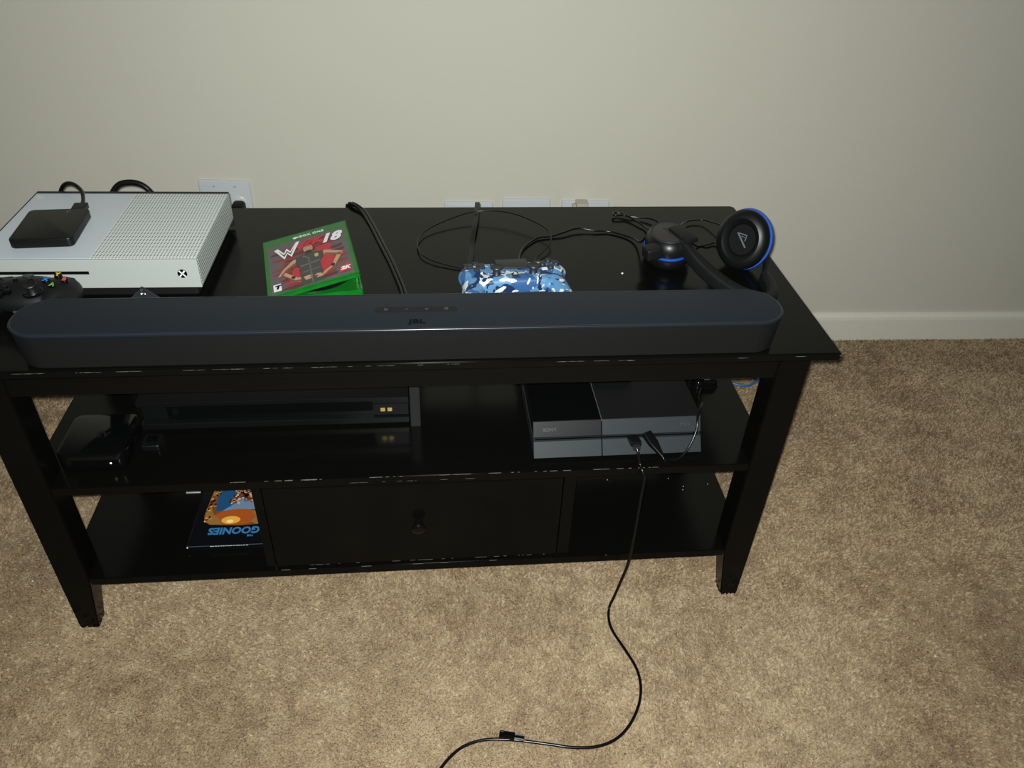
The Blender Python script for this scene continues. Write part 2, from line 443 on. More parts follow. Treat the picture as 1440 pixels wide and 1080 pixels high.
# drawer unit between the two shelves
st('unit_side', box(-.2235, -.2095, YF + .006, YB - .01, Z2, Z1 - ST, .0008))
st('unit_side', box(.2555, .275, YF + .006, YB - .01, Z2, Z1 - ST, .0008))
st('unit_back', box(-.2095, .2555, YB - .022, YB - .012, Z2, Z1 - ST))
dr = st('drawer', box(-.2075, .2535, YF + .003, YF + .021, Z2 + .006, Z1 - ST - .003, .0015))
worn(dr, -.20, .25, YF + .003, Z2 + .0068, 22, 9)
dbx = bmesh.new()
for q in ((-.195, .241, YF + .021, .400, .135, .143), (-.195, -.185, YF + .021, .400, .143, .28), (.231, .241, YF + .021, .400, .143, .28), (-.185, .231, .390, .400, .143, .28)):
    box(*q, bm=dbx)
db = obj('drawer_box', dbx, M['wood'], dr); db.data.transform(Matrix.Translation((-ox, 0, 0)))
kn = lathe([(.0075, 0), (.006, .003), (.005, .007), (.0075, .010), (.0108, .013), (.0115, .016), (.0100, .019), (.006, .0208), (.001, .0212)], 24,
           align((0, -1, 0), (.0255 - ox, YF + .003, .2215)))
obj('knob', kn, M['gloss'], dr, 40)

# ================================================================== SOUNDBAR
sb = thing('soundbar', 'long slate black soundbar along the front edge of the stand', 'soundbar', (.0326, -.0045 + .0425, H))
SW, SD, SR = .965, .085, .040
obj('grille', slab(SW, SD, SR, [(.0035, .0055), (.005, .004), (.0475, .0006), (.0487, .0006)], 12), M['grille'], sb, 35)
tb = slab(SW, SD, SR, [(.0490, .0010), (.0494, .0002), (.0520, 0), (.0530, .0004), (.0536, .0013), (.0540, .0050)], 12)
tp = obj('top_housing', tb, M['sbtop'], sb, 25)
obj('highlight_bead', loft([[(x, y, z) for x, y in rrect(SW - 2 * o, SD - 2 * o, SR - o, 12)] for z, o in [(.0514, .0006), (.0518, -.0002), (.0523, -.0005), (.0529, -.0003), (.0534, .0002), (.0538, .0010), (.0541, .0022), (.0537, .0030)]], False, False), plain('satin_highlight_bead', srgb(30, 34, 40), .24), sb, 80)  # glossy bead added along the rim to catch the flash highlight
for x in (-.36, .36):
    obj('rubber_foot', slab(.06, .05, .02, [(0, 0), (.0035, 0)], 5, x, .0), M['dark'], sb)
pill = obj('control_panel', slab(.104, .0115, .0057, [(.0532, 0), (.0543, 0), (.0545, .0004)], 8, .0035, .0030), M['matte'], tp)
def ring2(r0, r1, n=20, a0=0, a1=2 * PI, z0=0, z1=.0002, cx=0, cy=0):
    bm = bmesh.new(); full = abs(a1 - a0) > 6.28
    A = []
    for i in range(n + (0 if full else 1)):
        a = a0 + (a1 - a0) * i / n; c, s = math.cos(a), math.sin(a)
        A.append([bm.verts.new((cx + r * c, cy + r * s, z)) for r, z in ((r0, z0), (r1, z0), (r1, z1), (r0, z1))])
    for i in range(n):
        p, q = A[i], A[(i + 1) % len(A)]
        for k in range(4): bm.faces.new((p[k], p[(k + 1) % 4], q[(k + 1) % 4], q[k]))
    return bm
zt = .0545
pw = ring2(.0018, .0024, 18, PI * .65, PI * 2.35, zt, zt + .00012, -.0345, .003); box(-.0348, -.0342, .003, .0058, zt, zt + .00012, bm=pw)
obj('power_icon', pw, M['print_grey'], pill)
obj('minus_icon', box(-.0108, -.0062, .0027, .0033, zt, zt + .00012), M['print_grey'], pill)
pl = box(.0142, .0188, .0027, .0033, zt, zt + .00012); box(.0162, .0168, .0007, .0053, zt, zt + .00012, bm=pl); obj('plus_icon', pl, M['print_grey'], pill)
so = ring2(.0019, .0025, 18, 0, 2 * PI, zt, zt + .00012, .0415, .003); box(.0408, .0422, .0027, .0033, zt, zt + .00012, bm=so); obj('source_icon', so, M['print_grey'], pill)
obj('logo', text('JBL', .0125, Matrix.Translation((.0045, -.0258, .05415)), .00012, bold=.0006, sx=1.15, spacing=1.08), M['print_black'], tp)

# ================================================================== WHITE CONSOLE
xw, xd = .288, .222
XC = thing('game_console', 'white game console with drilled vent side under a black drive', 'game console', (-.258 - xw / 2 - .001, .170 + xd / 2, H), (0, 0, -.012))
zt = .060
obj('base', slab(xw - .016, xd - .014, .004, [(0, .003), (.003, 0), (.019, 0)], 3), M['dark'], XC)
split = .004
sx0, sx1 = -xw / 2, xw / 2
sh = bmesh.new()
box(sx0, sx1 - .0006, -xd / 2 + .0006, xd / 2 - .006, .017, zt - .0006, .0008, bm=sh)
obj('shell', sh, M['xwhite_shaded'], XC)
obj('front_panel', box(sx0, sx1, -xd / 2, -xd / 2 + .004, .0168, zt, .0009), M['xwhite_shaded'], XC)
obj('smooth_top', box(sx0, split, -xd / 2 + .004, xd / 2 - .004, zt - .004, zt, .0005), M['xwhite_lit'], XC)
obj('vented_top', box(split, sx1 - .0005, -xd / 2 + .004, xd / 2 - .004, zt - .004, zt, .0005), M['vtop'], XC)
obj('vented_side', box(sx1 - .004, sx1, -xd / 2 + .0042, xd / 2 - .005, .018, zt - .0004, .0004), M['vside'], XC)
obj('rear_panel', box(sx0 - .0008, sx1 - .0010, xd / 2 - .006, xd / 2, .004, zt + .0012, .0008), M['dark'], XC)
obj('side_seam', box(sx0 - .0012, sx0, -xd / 2 + .004, xd / 2 - .003, .016, zt + .0006, .0003), M['dark'], XC)
obj('disc_slot', box(sx0 + .012, -.0005, -xd / 2 - .0004, -xd / 2 + .001, .0382, .0428, .0002), M['gloss'], XC)
# sphere emblem with a white X on the front right
ly, lx, lz = -xd / 2 - .0003, sx1 - .0225, .0385
em = lathe([(.0064, 0), (.0064, .0006), (.0001, .0006)], 28, align((0, -1, 0), (lx, ly + .0004, lz)))
e = obj('power_emblem', em, M['print_black'], XC)
ex = bmesh.new()
for sgn in (1, -1):
    pts = [(-.0050, -.0046), (-.0036, -.0054), (-.0004, -.0004), (.0036, .0046), (.0022, .0056), (.0000, .0016)]
    pts = [(-.0049, -.0042), (-.0037, -.0052), (.0045, .0036), (.0031, .0053)]
    merge(ex, loft([[(lx + sgn * x, ly - t, lz + y) for x, y in (pts if sgn > 0 else pts[::-1])] for t in (.0002, .0005)]))
obj('emblem_cross', ex, M['print_white'], e)
em2 = ring2(.0040, .0056, 24, 0, 2 * PI, zt, zt + .00015, sx0 + .010, xd / 2 - .020)
obj('corner_mark', em2, M['plate'], XC)

# black portable drive
hd = thing('portable_drive', 'small black portable hard drive lying on the white console', 'hard drive', (-.475, .254, H + zt + .0001), (0, 0, math.radians(4)))
obj('case', slab(.082, .098, .008, [(0, .0015), (.0015, 0), (.0115, 0), (.0128, .0006), (.0132, .002)], 6), M['pad'], hd, 40)
obj('led_mark', box(.012, .0165, .036, .0405, .0131, .0134), M['print_grey'], hd)
obj('led_mark', box(.0132, .0153, .0372, .0393, .0133, .01355), M['dark'], hd)
hz = H + zt
usb = thing('usb_cable', 'short black usb cable plugged into the portable drive', 'cable')
pA = (-.4555, .3055, hz + .0085)
obj('plug', box(-.0095, .0095, 0, .021, -.0042, .0042, .0015, mtx=Matrix.Translation(pA) @ Matrix.Rotation(math.radians(4), 4, 'Z')), M['rubber'], usb)
obj('cord', tube([(-.4565, .324, hz + .0085), (-.459, .340, hz + .0105), (-.468, .363, hz + .0155), (-.487, .384, hz + .0175), (-.506, .398, hz + .010), (-.520, .405, hz - .008), (-.527, .407, hz - .03), (-.525, .415, H + .0045), (-.50, .440, H + .004), (-.46, .458, H + .003), (-.44, .476, H - .002), (-.43, .486, H - .06), (-.43, .49, .2), (-.43, .52, .02), (-.36, .60, .006)], .0028), M['wire'], usb, 60)
pc = thing('thick_cable', 'thick black cord arching behind the white console', 'cable')
obj('cord', tube([(-.447, .405, H + .030), (-.443, .408, H + .050), (-.430, .411, H + .0645), (-.412, .412, H + .0680), (-.396, .411, H + .0645), (-.385, .410, H + .054), (-.378, .414, H + .035), (-.372, .425, H + .010), (-.366, .450, H + .0045), (-.362, .472, H + .001), (-.360, .484, H - .05), (-.360, .49, .3), (-.365, .55, .10), (-.37, .62, .012), (-.30, .72, .008)], .0042), M['rubber'], pc, 60)

# ================================================================== BLACK CONTROLLER (between soundbar and console)
bc = thing('game_controller', 'black gamepad with red, green, blue and yellow buttons beside the white console', 'game controller', (-.4755, .1262, H + .0215), (math.radians(6), 0, 0)); bc.scale = (.93, .93, .93)
def pad_body(kind_):
    if kind_ == 'x':
        pr = [('e', (0, .012, .006), (.060, .034, .021), (0, 0, 0)), ('e', (-.043, .012, .004), (.031, .033, .022), (0, 0, 0)), ('e', (.043, .012, .004), (.031, .033, .022), (0, 0, 0))]
        for s in (-1, 1):
            pr += [('c', (s * .050, .006, .002), (s * .061, -.036, -.008), .022, .0145)]
    else:
        pr = [('b', -.050, .050, -.019, .040, -.010, .016, .009, 3)]
        for s in (-1, 1):
            pr += [('e', (s * .053, .016, .003), (.026, .026, .017), (0, 0, 0)), ('c', (s * .056, .010, .000), (s * .066, -.042, -.008), .0185, .0140),
                   ('e', (s * .027, -.004, .003), (.017, .015, .015), (0, 0, 0))]
    return blob(pr, .0016, 10)
bme = pad_body('x')
obj('body', bme, M['matte'], bc, 80)
def lathe_at(prof, loc, n=20, z=(0, 0, 1)): return lathe(prof, n, align(z, loc))
stick = lambda h: [(.0085, 0), (.006, .003), (.0055, h - .004), (.0085, h - .003), (.0092, h - .0012), (.0085, h), (.006, h - .0012), (.0005, h - .0012)]
for x, y in ((.020, -.008), (-.040, .016)):
    s_ = obj('thumbstick', lathe_at(stick(.0165), (x, y, .021)), M['dark'], bc, 40)
    obj('stick_well', lathe_at([(.0135, 0), (.0135, .001), (.0115, .0016), (.0105, .0002), (.0005, .0002)], (x, y, .0225)), M['gloss'], s_, 40)
for nm, dx, dy, c in (('a_button', 0, -.012, (110, 170, 60)), ('b_button', .0125, 0, (224, 70, 54)), ('x_button', -.0125, 0, (40, 130, 210)), ('y_button', 0, .012, (220, 190, 50))):
    b_ = obj('face_button', lathe_at([(.0052, 0), (.0052, .0035), (.0044, .0046), (.0003, .0050)], (.0425 + dx, .017 + dy, .0225)), M['gloss'], bc, 40)
    t_ = nm[0].upper()
    obj('button_letter', text(t_, .0092, Matrix.Translation((.0425 + dx, .017 + dy, .0276)), .0002, bold=.00055), flat('letter_' + nm, *c), b_)
dp = box(-.030, -.008, -.0125, -.0055, .022, .0285, .001); box(-.0225, -.0155, -.020, .002, .022, .0285, .001, bm=dp)
obj('d_pad', dp, M['gloss'], bc)
for x in (.010, -.010): obj('menu_button', lathe_at([(.0032, 0), (.0032, .0024), (.0004, .003)], (x, .016, .0262), 14), M['gloss'], bc)
obj('guide_button', lathe_at([(.0075, 0), (.0075, .0015), (.0004, .002)], (0, .032, .0225), 20, (0, .35, 1)), M['hgrey'], bc)
for s in (-1, 1):
    obj('bumper', box(-.016, .016, -.004, .004, -.0045, .0045, .0035, 3, mtx=Matrix.Translation((s * .043, .0405, .009)) @ Matrix.Rotation(-s * .22, 4, 'Z')), M['black'], bc, 40)
    obj('trigger', box(s * .045 - .010, s * .045 + .010, .034, .0465, -.012, .002, .005, 3), M['black'], bc, 40)
obj('headset_port', box(-.0095, .0035, -.0226, -.0200, -.0010, .0010, .0004), M['silver'], bc)

# dark card poking up behind the soundbar
cdm = Matrix.Translation((-.352, .092, H + .0005)) @ Matrix.Rotation(math.radians(-12), 4, 'X') @ Matrix.Rotation(math.radians(43), 4, 'Y')
tgp = thing('key_tag', 'small dark grey tag with white marks standing behind the soundbar', 'tag', (-.314, .101, H))
hh_ = .0575
obj('card', loft([[(x, y, z) for x, z in ((-.024, 0), (.026, 0), (.026, .0345), (.0015, hh_ - .001), (-.0012, hh_), (-.0045, hh_ - .0065), (-.0075, hh_ - .008), (-.024, .0345))] for y in (-.001, .001)]), M['charcoal'], tgp)
mk = box(-.0030, -.0015, -.0013, -.001, .0462, .0480); box(-.0030, .0000, -.0013, -.001, .0478, .0487, bm=mk); box(.0018, .0030, -.0013, -.001, .0462, .0485, bm=mk)
obj('marking', mk, M['print_white'], tgp)
obj('eyelet', ring2(.0007, .0014, 12, 0, 2 * PI, 0, .0003), M['silver'], tgp).matrix_local = Matrix.Translation((-.001, -.001, .0530)) @ Matrix.Rotation(PI / 2, 4, 'X')

# ================================================================== GAME CASE, lid ajar
ga = math.radians(11)
gl = Vector((-.199, .307, H))
gw, gh = .1285, .170
gc = thing('game_case', 'open green plastic game case with red and grey wrestling cover', 'game case', gl, (0, 0, ga))
# local: x along the cover, y = -gh..0, hinge at x = 0
tray = box(0, gw, -gh, 0, 0, .0016, .0005)
for q in ((0.002, gw, -gh, -gh + .0014, 0, .0125), (0.002, gw, -.0014, 0, 0, .0125), (gw - .0014, gw, -gh, 0, 0, .0125)): box(*q, bm=tray)
obj('tray', tray, M['green'], gc)
obj('spine', box(-.0014, .0004, -gh, 0, 0, .0138, .0004), M['green'], gc)
obj('disc', lathe([(.060, .002), (.060, .0032), (.0005, .0032)], 40, Matrix.Translation((gw / 2, -gh / 2, 0))), M['slate_dk'], gc)
obj('disc_hub', lathe([(.014, .0016), (.013, .006), (.0005, .006)], 20, Matrix.Translation((gw / 2, -gh / 2, 0))), M['green'], gc)
for y in (-.045, -gh + .045): obj('clasp', box(gw - .006, gw - .002, y - .007, y + .007, .0016, .012, .0008), M['green'], gc)
lid = obj('lid', (lambda b: (box(0, gw, -gh, -gh + .0014, -.0062, 0, bm=b), box(0, gw, -.0014, 0, -.0062, 0, bm=b), box(gw - .0014, gw, -gh, 0, -.0062, 0, bm=b), b)[-1])(box(0, gw, -gh, 0, -.0014, 0, .0004)), M['green'], gc)
lid.location = (0, 0, .0142); lid.rotation_euler = (0, -math.radians(11.5), 0)
# printed cover: u right, v down, both 0..1
ax0, ax1, ay0, ay1 = .0045, gw - .0065, -.0215, -gh + .0075
def cov(name, polys, mat, lay, parent=None):
    bm = bmesh.new()
    for pts in polys:
        P = [(ax0 + (ax1 - ax0) * u, ay0 + (ay1 - ay0) * v) for u, v in pts]
        merge(bm, prism(P, .0000 + lay * .00014, .00012 + lay * .00014))
    return obj(name, bm, mat, parent or lid)
def oval(cx, cy, rx, ry, n=16, rot=0):
    return [(cx + rx * math.cos(a) * math.cos(rot) - ry * math.sin(a) * math.sin(rot), cy + rx * math.cos(a) * math.sin(rot) + ry * math.sin(a) * math.cos(rot)) for a in (2 * PI * i / n for i in range(n))]
sheet = cov('cover_sheet', [[(0, 0), (1, 0), (1, 1), (0, 1)]], flat('cover_grey', 92, 82, 86), 0)
rb = []
random.seed(4)
for i in range(18):
    v = .16 + i * .047 + random.uniform(-.01, .01); a = random.uniform(.0, .22); b = random.uniform(.72, 1.0)
    if i % 3 == 0: a += .1
    rb.append([(a, v + .03), (a + .05, v), (b, v - .06), (b - .02, v - .005), (a + .2, v + .05)])
cov('red_strokes', rb[::2], flat('cover_red', 132, 40, 48), 1, sheet)
cov('dark_strokes', rb[1::2], flat('cover_maroon', 84, 36, 42), 2, sheet)
cov('red_flare', [[(.36, .12), (.66, .06), (.72, .17), (.40, .24)], [(.60, .28), (.78, .26), (.82, .72), (.66, .92), (.62, .6)], [(.30, .60), (.36, .62), (.36, .92), (.22, .88)]], flat('cover_bright_red', 176, 40, 50), 3, sheet)
# plain stand-in figure, arms held out from the hips
cov('figure_arms', [[(.30, .44), (.37, .42), (.36, .53), (.20, .64), (.14, .73), (.10, .70), (.17, .58)], [(.14, .66), (.19, .65), (.33, .82), (.42, .85), (.42, .91), (.28, .90)],
                    [(.66, .40), (.72, .40), (.92, .52), (.92, .58), (.88, .59), (.70, .50)], [(.92, .54), (.86, .52), (.76, .76), (.60, .88), (.64, .91), (.80, .82)]], flat('cover_tan', 186, 142, 108), 4, sheet)
cov('arm_shade', [[(.30, .52), (.36, .49), (.36, .53), (.20, .64), (.14, .73), (.12, .72), (.20, .60)], [(.16, .70), (.30, .86), (.42, .88), (.42, .91), (.28, .90)],
                  [(.70, .46), (.90, .56), (.88, .59), (.70, .50)], [(.90, .58), (.80, .76), (.64, .90), (.64, .91), (.80, .82), (.92, .56)]], flat('cover_brown', 112, 74, 56), 4.5, sheet)
cov('glove', [[(.40, .84), (.47, .83), (.52, .86), (.46, .87), (.51, .90), (.45, .91), (.42, .91)], [(.62, .86), (.57, .84), (.53, .87), (.58, .88), (.55, .92), (.60, .92), (.64, .91)]], flat('cover_tan', 186, 142, 108), 5.6, sheet)
for wb in ([(.76, .72), (.80, .74), (.78, .79), (.74, .77)], [(.27, .76), (.31, .79), (.29, .83), (.25, .80)]): cov('wrist_band', [wb], flat('cover_ink', 30, 28, 30), 5.6, sheet)
cov('vest_fold', [[(.49, .45), (.505, .45), (.51, .98), (.495, .98)], [(.38, .60), (.63, .57), (.63, .59), (.38, .625)], [(.40, .74), (.62, .72), (.62, .73), (.40, .755)], [(.44, .40), (.50, .47), (.49, .48), (.42, .42)]], flat('cover_fold', 98, 94, 92), 5.6, sheet)
cov('figure_vest', [[(.34, .42), (.45, .37), (.58, .37), (.69, .40), (.68, .52), (.63, .62), (.64, .99), (.36, .99), (.38, .64), (.33, .54)]], flat('cover_vest', 62, 60, 60), 5, sheet)
cov('figure_head', [oval(.51, .27, .062, .095)], flat('cover_face', 170, 134, 108), 6, sheet)
cov('figure_hair', [[(.44, .24), (.46, .165), (.51, .145), (.565, .165), (.585, .25), (.55, .20), (.47, .20)], oval(.512, .345, .05, .035)], flat('cover_hair', 40, 34, 34), 7, sheet)
cov('vest_emblem', [oval(.60, .46, .028, .04), ], flat('cover_yellow', 176, 160, 70), 7, sheet)
Wp = [(.085, .13), (.135, .11), (.205, .24), (.245, .15), (.285, .23), (.375, .06), (.42, .06), (.295, .36), (.245, .27), (.205, .38)]
cov('letter_mark', [Wp], M['print_white'], 8, sheet)
cov('letter_mark_gap', [[(.135, .165), (.205, .285), (.245, .205), (.287, .275), (.345, .15), (.29, .305), (.245, .235), (.205, .325)]], flat('cover_ink', 30, 28, 30), 9, sheet)
def ctext(name, s, size, u, v, mat, lay, parent=None, **kw):
    x, y = ax0 + (ax1 - ax0) * u, ay0 + (ay1 - ay0) * v
    return obj(name, text(s, size, Matrix.Translation((x, y, .00014 * lay + .0002)), .00008, **kw), mat, parent or sheet)
ctext('number', '18', .034, .80, .165, M['print_white'], 8, shear=.35, bold=.0016, sx=.9)
ctext('series_letters', '2K', .030, .575, .15, flat('cover_bright_red', 176, 40, 50), 8, shear=.35, bold=.001, sx=.9)
cov('rating_box', [[(.03, .85), (.125, .85), (.125, .985), (.03, .985)]], M['print_white'], 8, sheet)
ctext('rating_letter', 'T', .0135, .078, .917, M['print_black'], 9, bold=.0009, shear=.2)
cov('maker_badge', [[(.85, .86), (.965, .80), (.965, .94), (.83, .955)]], flat('cover_badge', 210, 26, 40), 8, sheet)
ctext('maker_letters', '2K', .0115, .905, .895, M['print_white'], 10, shear=.3, bold=.0006)
obj('platform_ball', ring2(.0012, .0029, 18, 0, 2 * PI, 0, .0002, .0475, -.0135), M['print_white'], lid)
obj('platform_words', text('XBOX ONE', .0082, Matrix.Translation((.0705, -.0135, .0001)), .0001, spacing=1.05, bold=.0001), M['print_white'], lid)

# ================================================================== CAMO CONTROLLER
dc = thing('game_controller', 'blue and white camouflage gamepad lying behind the soundbar', 'game controller', (.1735, .158, H + .0225), (math.radians(-3), 0, math.radians(4)))
pme = pad_body('d')
a_, b_ = split_mesh(pme, lambda c, n: c.z > -.0035 - .10 * max(0, -c.y))
obj('top_shell', a_, M['camo'], dc, 80); obj('bottom_shell', b_, M['black'], dc, 80)
tpad = obj('touch_pad', box(-.0235, .0235, .014, .0415, .0135, .0188, .0018, 2), M['charcoal'], dc, 40)
obj('light_bar', box(-.022, .022, .0395, .0415, .000, .011, .0008), M['gloss'], dc)
dstick = [(.0085, 0), (.0058, .003), (.0052, .010), (.0085, .0112), (.0092, .013), (.0085, .0145), (.006, .0132), (.0005, .0132)]
for s in (-1, 1):
    so_ = obj('thumbstick', lathe_at(dstick, (s * .0262, -.002, .0145)), M['charcoal'], dc, 40)
    obj('stick_well', lathe_at([(.0120, 0), (.0120, .0009), (.0105, .0012), (.0098, .0002), (.0005, .0002)], (s * .0262, -.002, .0168)), M['camo'], so_, 40)
    obj('shoulder_button', box(s * .053 - .016, s * .053 + .016, .034, .044, .004, .0135, .003, 2), M['charcoal'], dc, 40)
    obj('trigger', box(s * .053 - .014, s * .053 + .014, .036, .050, -.010, .004, .004, 2), M['charcoal'], dc, 40)
    obj('side_button', box(s * .0305 - .0014, s * .0305 + .0014, .021, .027, .017, .0195, .0006), M['charcoal'], dc)
for dx, dy in ((0, .0085), (0, -.0085), (.0085, 0), (-.0085, 0)):
    obj('d_pad_key', box(-.053 + dx - .0042, -.053 + dx + .0042, .017 + dy - .0042, .017 + dy + .0042, .0165, .0222, .0014, 2), M['charcoal'], dc, 40)
    obj('face_button', lathe_at([(.0048, 0), (.0048, .005), (.0042, .0058), (.0003, .006)], (.053 + dx * 1.15, .017 + dy * 1.15, .0165)), M['charcoal'], dc, 40)
pb = obj('home_button', lathe_at([(.0048, 0), (.0048, .002), (.0042, .0026), (.0003, .0027)], (0, -.0045, .0152)), M['dark'], dc, 40)
hm = box(-.0012, .0005, -.0065, -.0015, .0179, .0182); box(-.003, .003, -.0072, -.006, .0179, .0182, bm=hm); box(.0003, .0020, -.004, -.0022, .0179, .0182, bm=hm)
obj('home_mark', hm, M['print_white'], pb)
gr = obj('speaker_slot', box(-.0065, .0065, -.0135, -.0095, .0128, .0158, .001), M['dark'], dc)
for i in range(4): obj('slot_bar', box(-.0045 + i * .003 - .0005, -.0045 + i * .003 + .0005, -.0130, -.0100, .0156, .0161), M['charcoal'], gr)

# ================================================================== HEADSET
hs = thing('headset', 'black wired headset with blue rings around both ear cups', 'headset', (.50, .22, H))
HO = Vector((.50, .22, H))
def hobj(name, bm, mat, parent=None, sm=40):
    o = obj(name, bm, mat, parent or hs, sm); o.data.transform(Matrix.Translation(-HO)); return o
# left cup: lies with its outer cap up
nL = Vector((-.09, -.07, 1)).normalized(); cL = Vector((.4235, .2635, H + .0290))
mL = align(nL, cL, (1, 0, 0)) @ Matrix.Diagonal((.92, 1.08, 1, 1))
cuL = hobj('ear_cushion', lathe([(.020, -.021), (.030, -.024), (.037, -.022), (.040, -.016), (.039, -.009), (.034, -.005), (.018, -.005)], 40, mL), M['cushion'])
hobj('accent_ring', lathe([(.030, -.006), (.0395, -.006), (.0402, -.0045), (.0395, -.002), (.030, -.002)], 40, mL), M['blue_ring'])
shL = hobj('cup_shell', lathe([(.032, -.0015), (.0385, -.0015), (.0385, .006), (.036, .013), (.033, .018), (.0305, .020), (.029, .0195), (.0005, .0195)], 40, mL), M['black'])
hobj('cup_cap', lathe([(.0275, .019), (.0275, .0205), (.0255, .0218), (.0005, .0225)], 40, mL), M['hgrey'], shL)
hobj('cup_rim', lathe([(.0292, .0180), (.0312, .0205), (.0300, .0218), (.0282, .0208)], 40, mL), M['charcoal'], shL)
# little angular mark on the cap
def abm(mt, s=1.0, z=0):
    bm = bmesh.new()
    for pts in ([(-.0078, .0115), (-.0050, .0115), (.0062, -.0125), (.0034, -.0125)], [(-.0050, .0115), (-.0042, .0098), (.0080, .0042), (.0094, .0055)], [(.0094, .0055), (.0075, .0050), (.0038, -.0030), (.0054, -.0030)], [(-.0015, .0062), (-.0008, .0048), (.0058, .0016), (.0052, .0030)]):
        merge(bm, prism([(x * s, y * s) for x, y in pts], z, z + .0004))
    bmesh.ops.transform(bm, matrix=mt, verts=bm.verts); return bm
hobj('cap_mark', abm(mL @ Matrix.Translation((-.004, .004, 0)), .55, .0223), M['charcoal'], shL)
hobj('microphone_hub', box(-.0125, .0125, -.011, .011, -.010, .009, .0035, 3, mtx=Matrix.Translation((.3895, .2290, H + .0335)) @ Matrix.Rotation(.25, 4, 'Z') @ Matrix.Rotation(-.12, 4, 'Y')), M['matte'], None)
# arm from the left cup to the band
hobj('yoke', box(-.011, .011, -.028, .020, -.004, .004, .0025, 2, mtx=align(nL, cL + nL * .0235 + Vector((.016, -.012, .001)), (.92, .35, 0))), M['matte'])
# right cup: stands on its rim, cushion towards the room
nR = Vector((-.64, -.66, .30)).normalized(); cR = Vector((.5320, .2370, H + .0485))
mR = align(nR, cR, (.9, -.5, 0)) @ Matrix.Diagonal((.96, 1.08, 1, 1))
hobj('ear_cushion', lathe([(.018, -.006), (.0215, .006), (.024, .0115), (.030, .0155), (.036, .0140), (.0415, .0085), (.0425, .0015), (.041, -.005), (.0365, -.0075), (.018, -.0075)], 48, mR), M['cushion'])
hobj('ear_mesh', lathe([(.024, -.004), (.024, .0058), (.012, .0050), (.0005, .0048)], 40, mR), M['fabric'])
hobj('ear_mark', abm(mR @ Matrix.Rotation(math.radians(18), 4, 'Z'), .95, .0064), M['print_grey'])
hobj('accent_ring', lathe([(.034, -.0075), (.0430, -.0075), (.0438, -.0100), (.0430, -.0125), (.034, -.0125)], 48, mR), M['blue_ring'])
hobj('cup_shell', lathe([(.036, -.0120), (.0420, -.0120), (.0415, -.0190), (.038, -.0270), (.030, -.0325), (.0005, -.0330)], 48, mR), M['black'])
hobj('yoke', tube([(.566, .256, H + .046), (.573, .246, H + .033), (.569, .220, H + .017), (.553, .182, H + .0130)], .0050, 8, 12), M['matte'])
band = [(.436, .238, H + .044), (.446, .214, H + .034), (.462, .186, H + .0235), (.484, .152, H + .0155), (.506, .124, H + .0135), (.528, .113, H + .0130), (.542, .122, H + .0130), (.550, .148, H + .0130), (.553, .182, H + .0130)]
def bsec(t): 
    w_ = .0115; h_ = .0065 + .003 * math.sin(PI * t)
    return [(x, y) for x, y in rrect(h_ * 2, w_ * 2, .005, 3)]
hobj('headband', sweep(band, bsec, 8, Vector((0, 0, 1)), True), M['matte'])
padb = [Vector(p) + Vector((0, .0075, 0)) for p in band[3:7]]
hobj('band_pad', sweep(padb, rrect(.008, .020, .0038, 3), 8, Vector((0, 0, 1)), True), M['fabric'])
cu = onz(985, 309, H + .006)
hobj('cup_wire', tube([cL + Vector((.020, .030, .004)), onz(962, 313, H + .008), cu, onz(1003, 313, H + .010), onz(1018, 319, H + .016), (.537, .268, H + .030)], .0014), M['wire'])
hobj('cup_wire', tube([cL + Vector((.036, .006, .002)), onz(980, 346, H + .003), onz(995, 344, H + .003), onz(1010, 341, H + .005), (.530, .262, H + .018)], .0016), M['wire'])
# lead of the headset, folded back on itself, running to the camo controller
def hp(u, v, h): return onz(u, v, H + h)
hobj('lead', tube([cL + Vector((-.030, .014, .010)), hp(901, 340, .012), hp(888, 334, .004), hp(860, 326, .003), hp(836, 324, .004), hp(812, 321, .006), hp(792, 327, .005), hp(776, 332, .003), hp(758, 334, .003), hp(745, 341, .003), hp(735, 350, .003), hp(730, 362, .003), (.190, .245, H + .0045), (.190, .225, H + .006), (.1885, .208, H + .010)], .0018), M['wire'])
hobj('lead_fold', tube([cL + Vector((.004, .036, .004)), hp(930, 316, .006), hp(917, 308, .006), hp(900, 306, .004), hp(885, 304, .004), hp(872, 300, .005), hp(863, 299, .006), hp(865, 303, .006), hp(880, 303, .006), hp(897, 312, .005), hp(912, 322, .007), cL + Vector((-.012, .034, .010))], .0017), M['wire'])
hobj('jack_plug', tube([(.1885, .210, H + .010), (.188, .2015, H + .012)], .0035, 1, 12), M['rubber'])

# ================================================================== CABLES ON THE TOP
lc = thing('thin_cable', 'thin black cable making a wide loop behind the camo gamepad', 'cable')
obj('cord', tube([(.2065, .203, H + .016), hp(752, 366, .006), hp(760, 357, .006), hp(770, 347, .008), hp(775, 337, .011), hp(771, 324, .014), hp(750, 311, .016), hp(720, 300, .017), hp(690, 296.5, .016), hp(660, 299, .013), hp(625, 311, .009), hp(598, 325, .006), hp(587, 340, .005), hp(592, 356, .005), hp(607, 366, .004), hp(630, 373, .003), hp(652, 378, .002), (.125, .240, H + .0015), (.135, .2225, H + .0015)], .0011), M['wire'], lc, 60)
obj('plug', box(-.004, .004, 0, .014, -.003, .003, .001, mtx=align((0, 0, 1), (.2055, .2005, H + .0155), (.96, -.28, 0))), M['rubber'], lc)
sp = thing('flat_strap_cable', 'flat black ribbon cable hanging over the rear edge of the stand', 'cable')
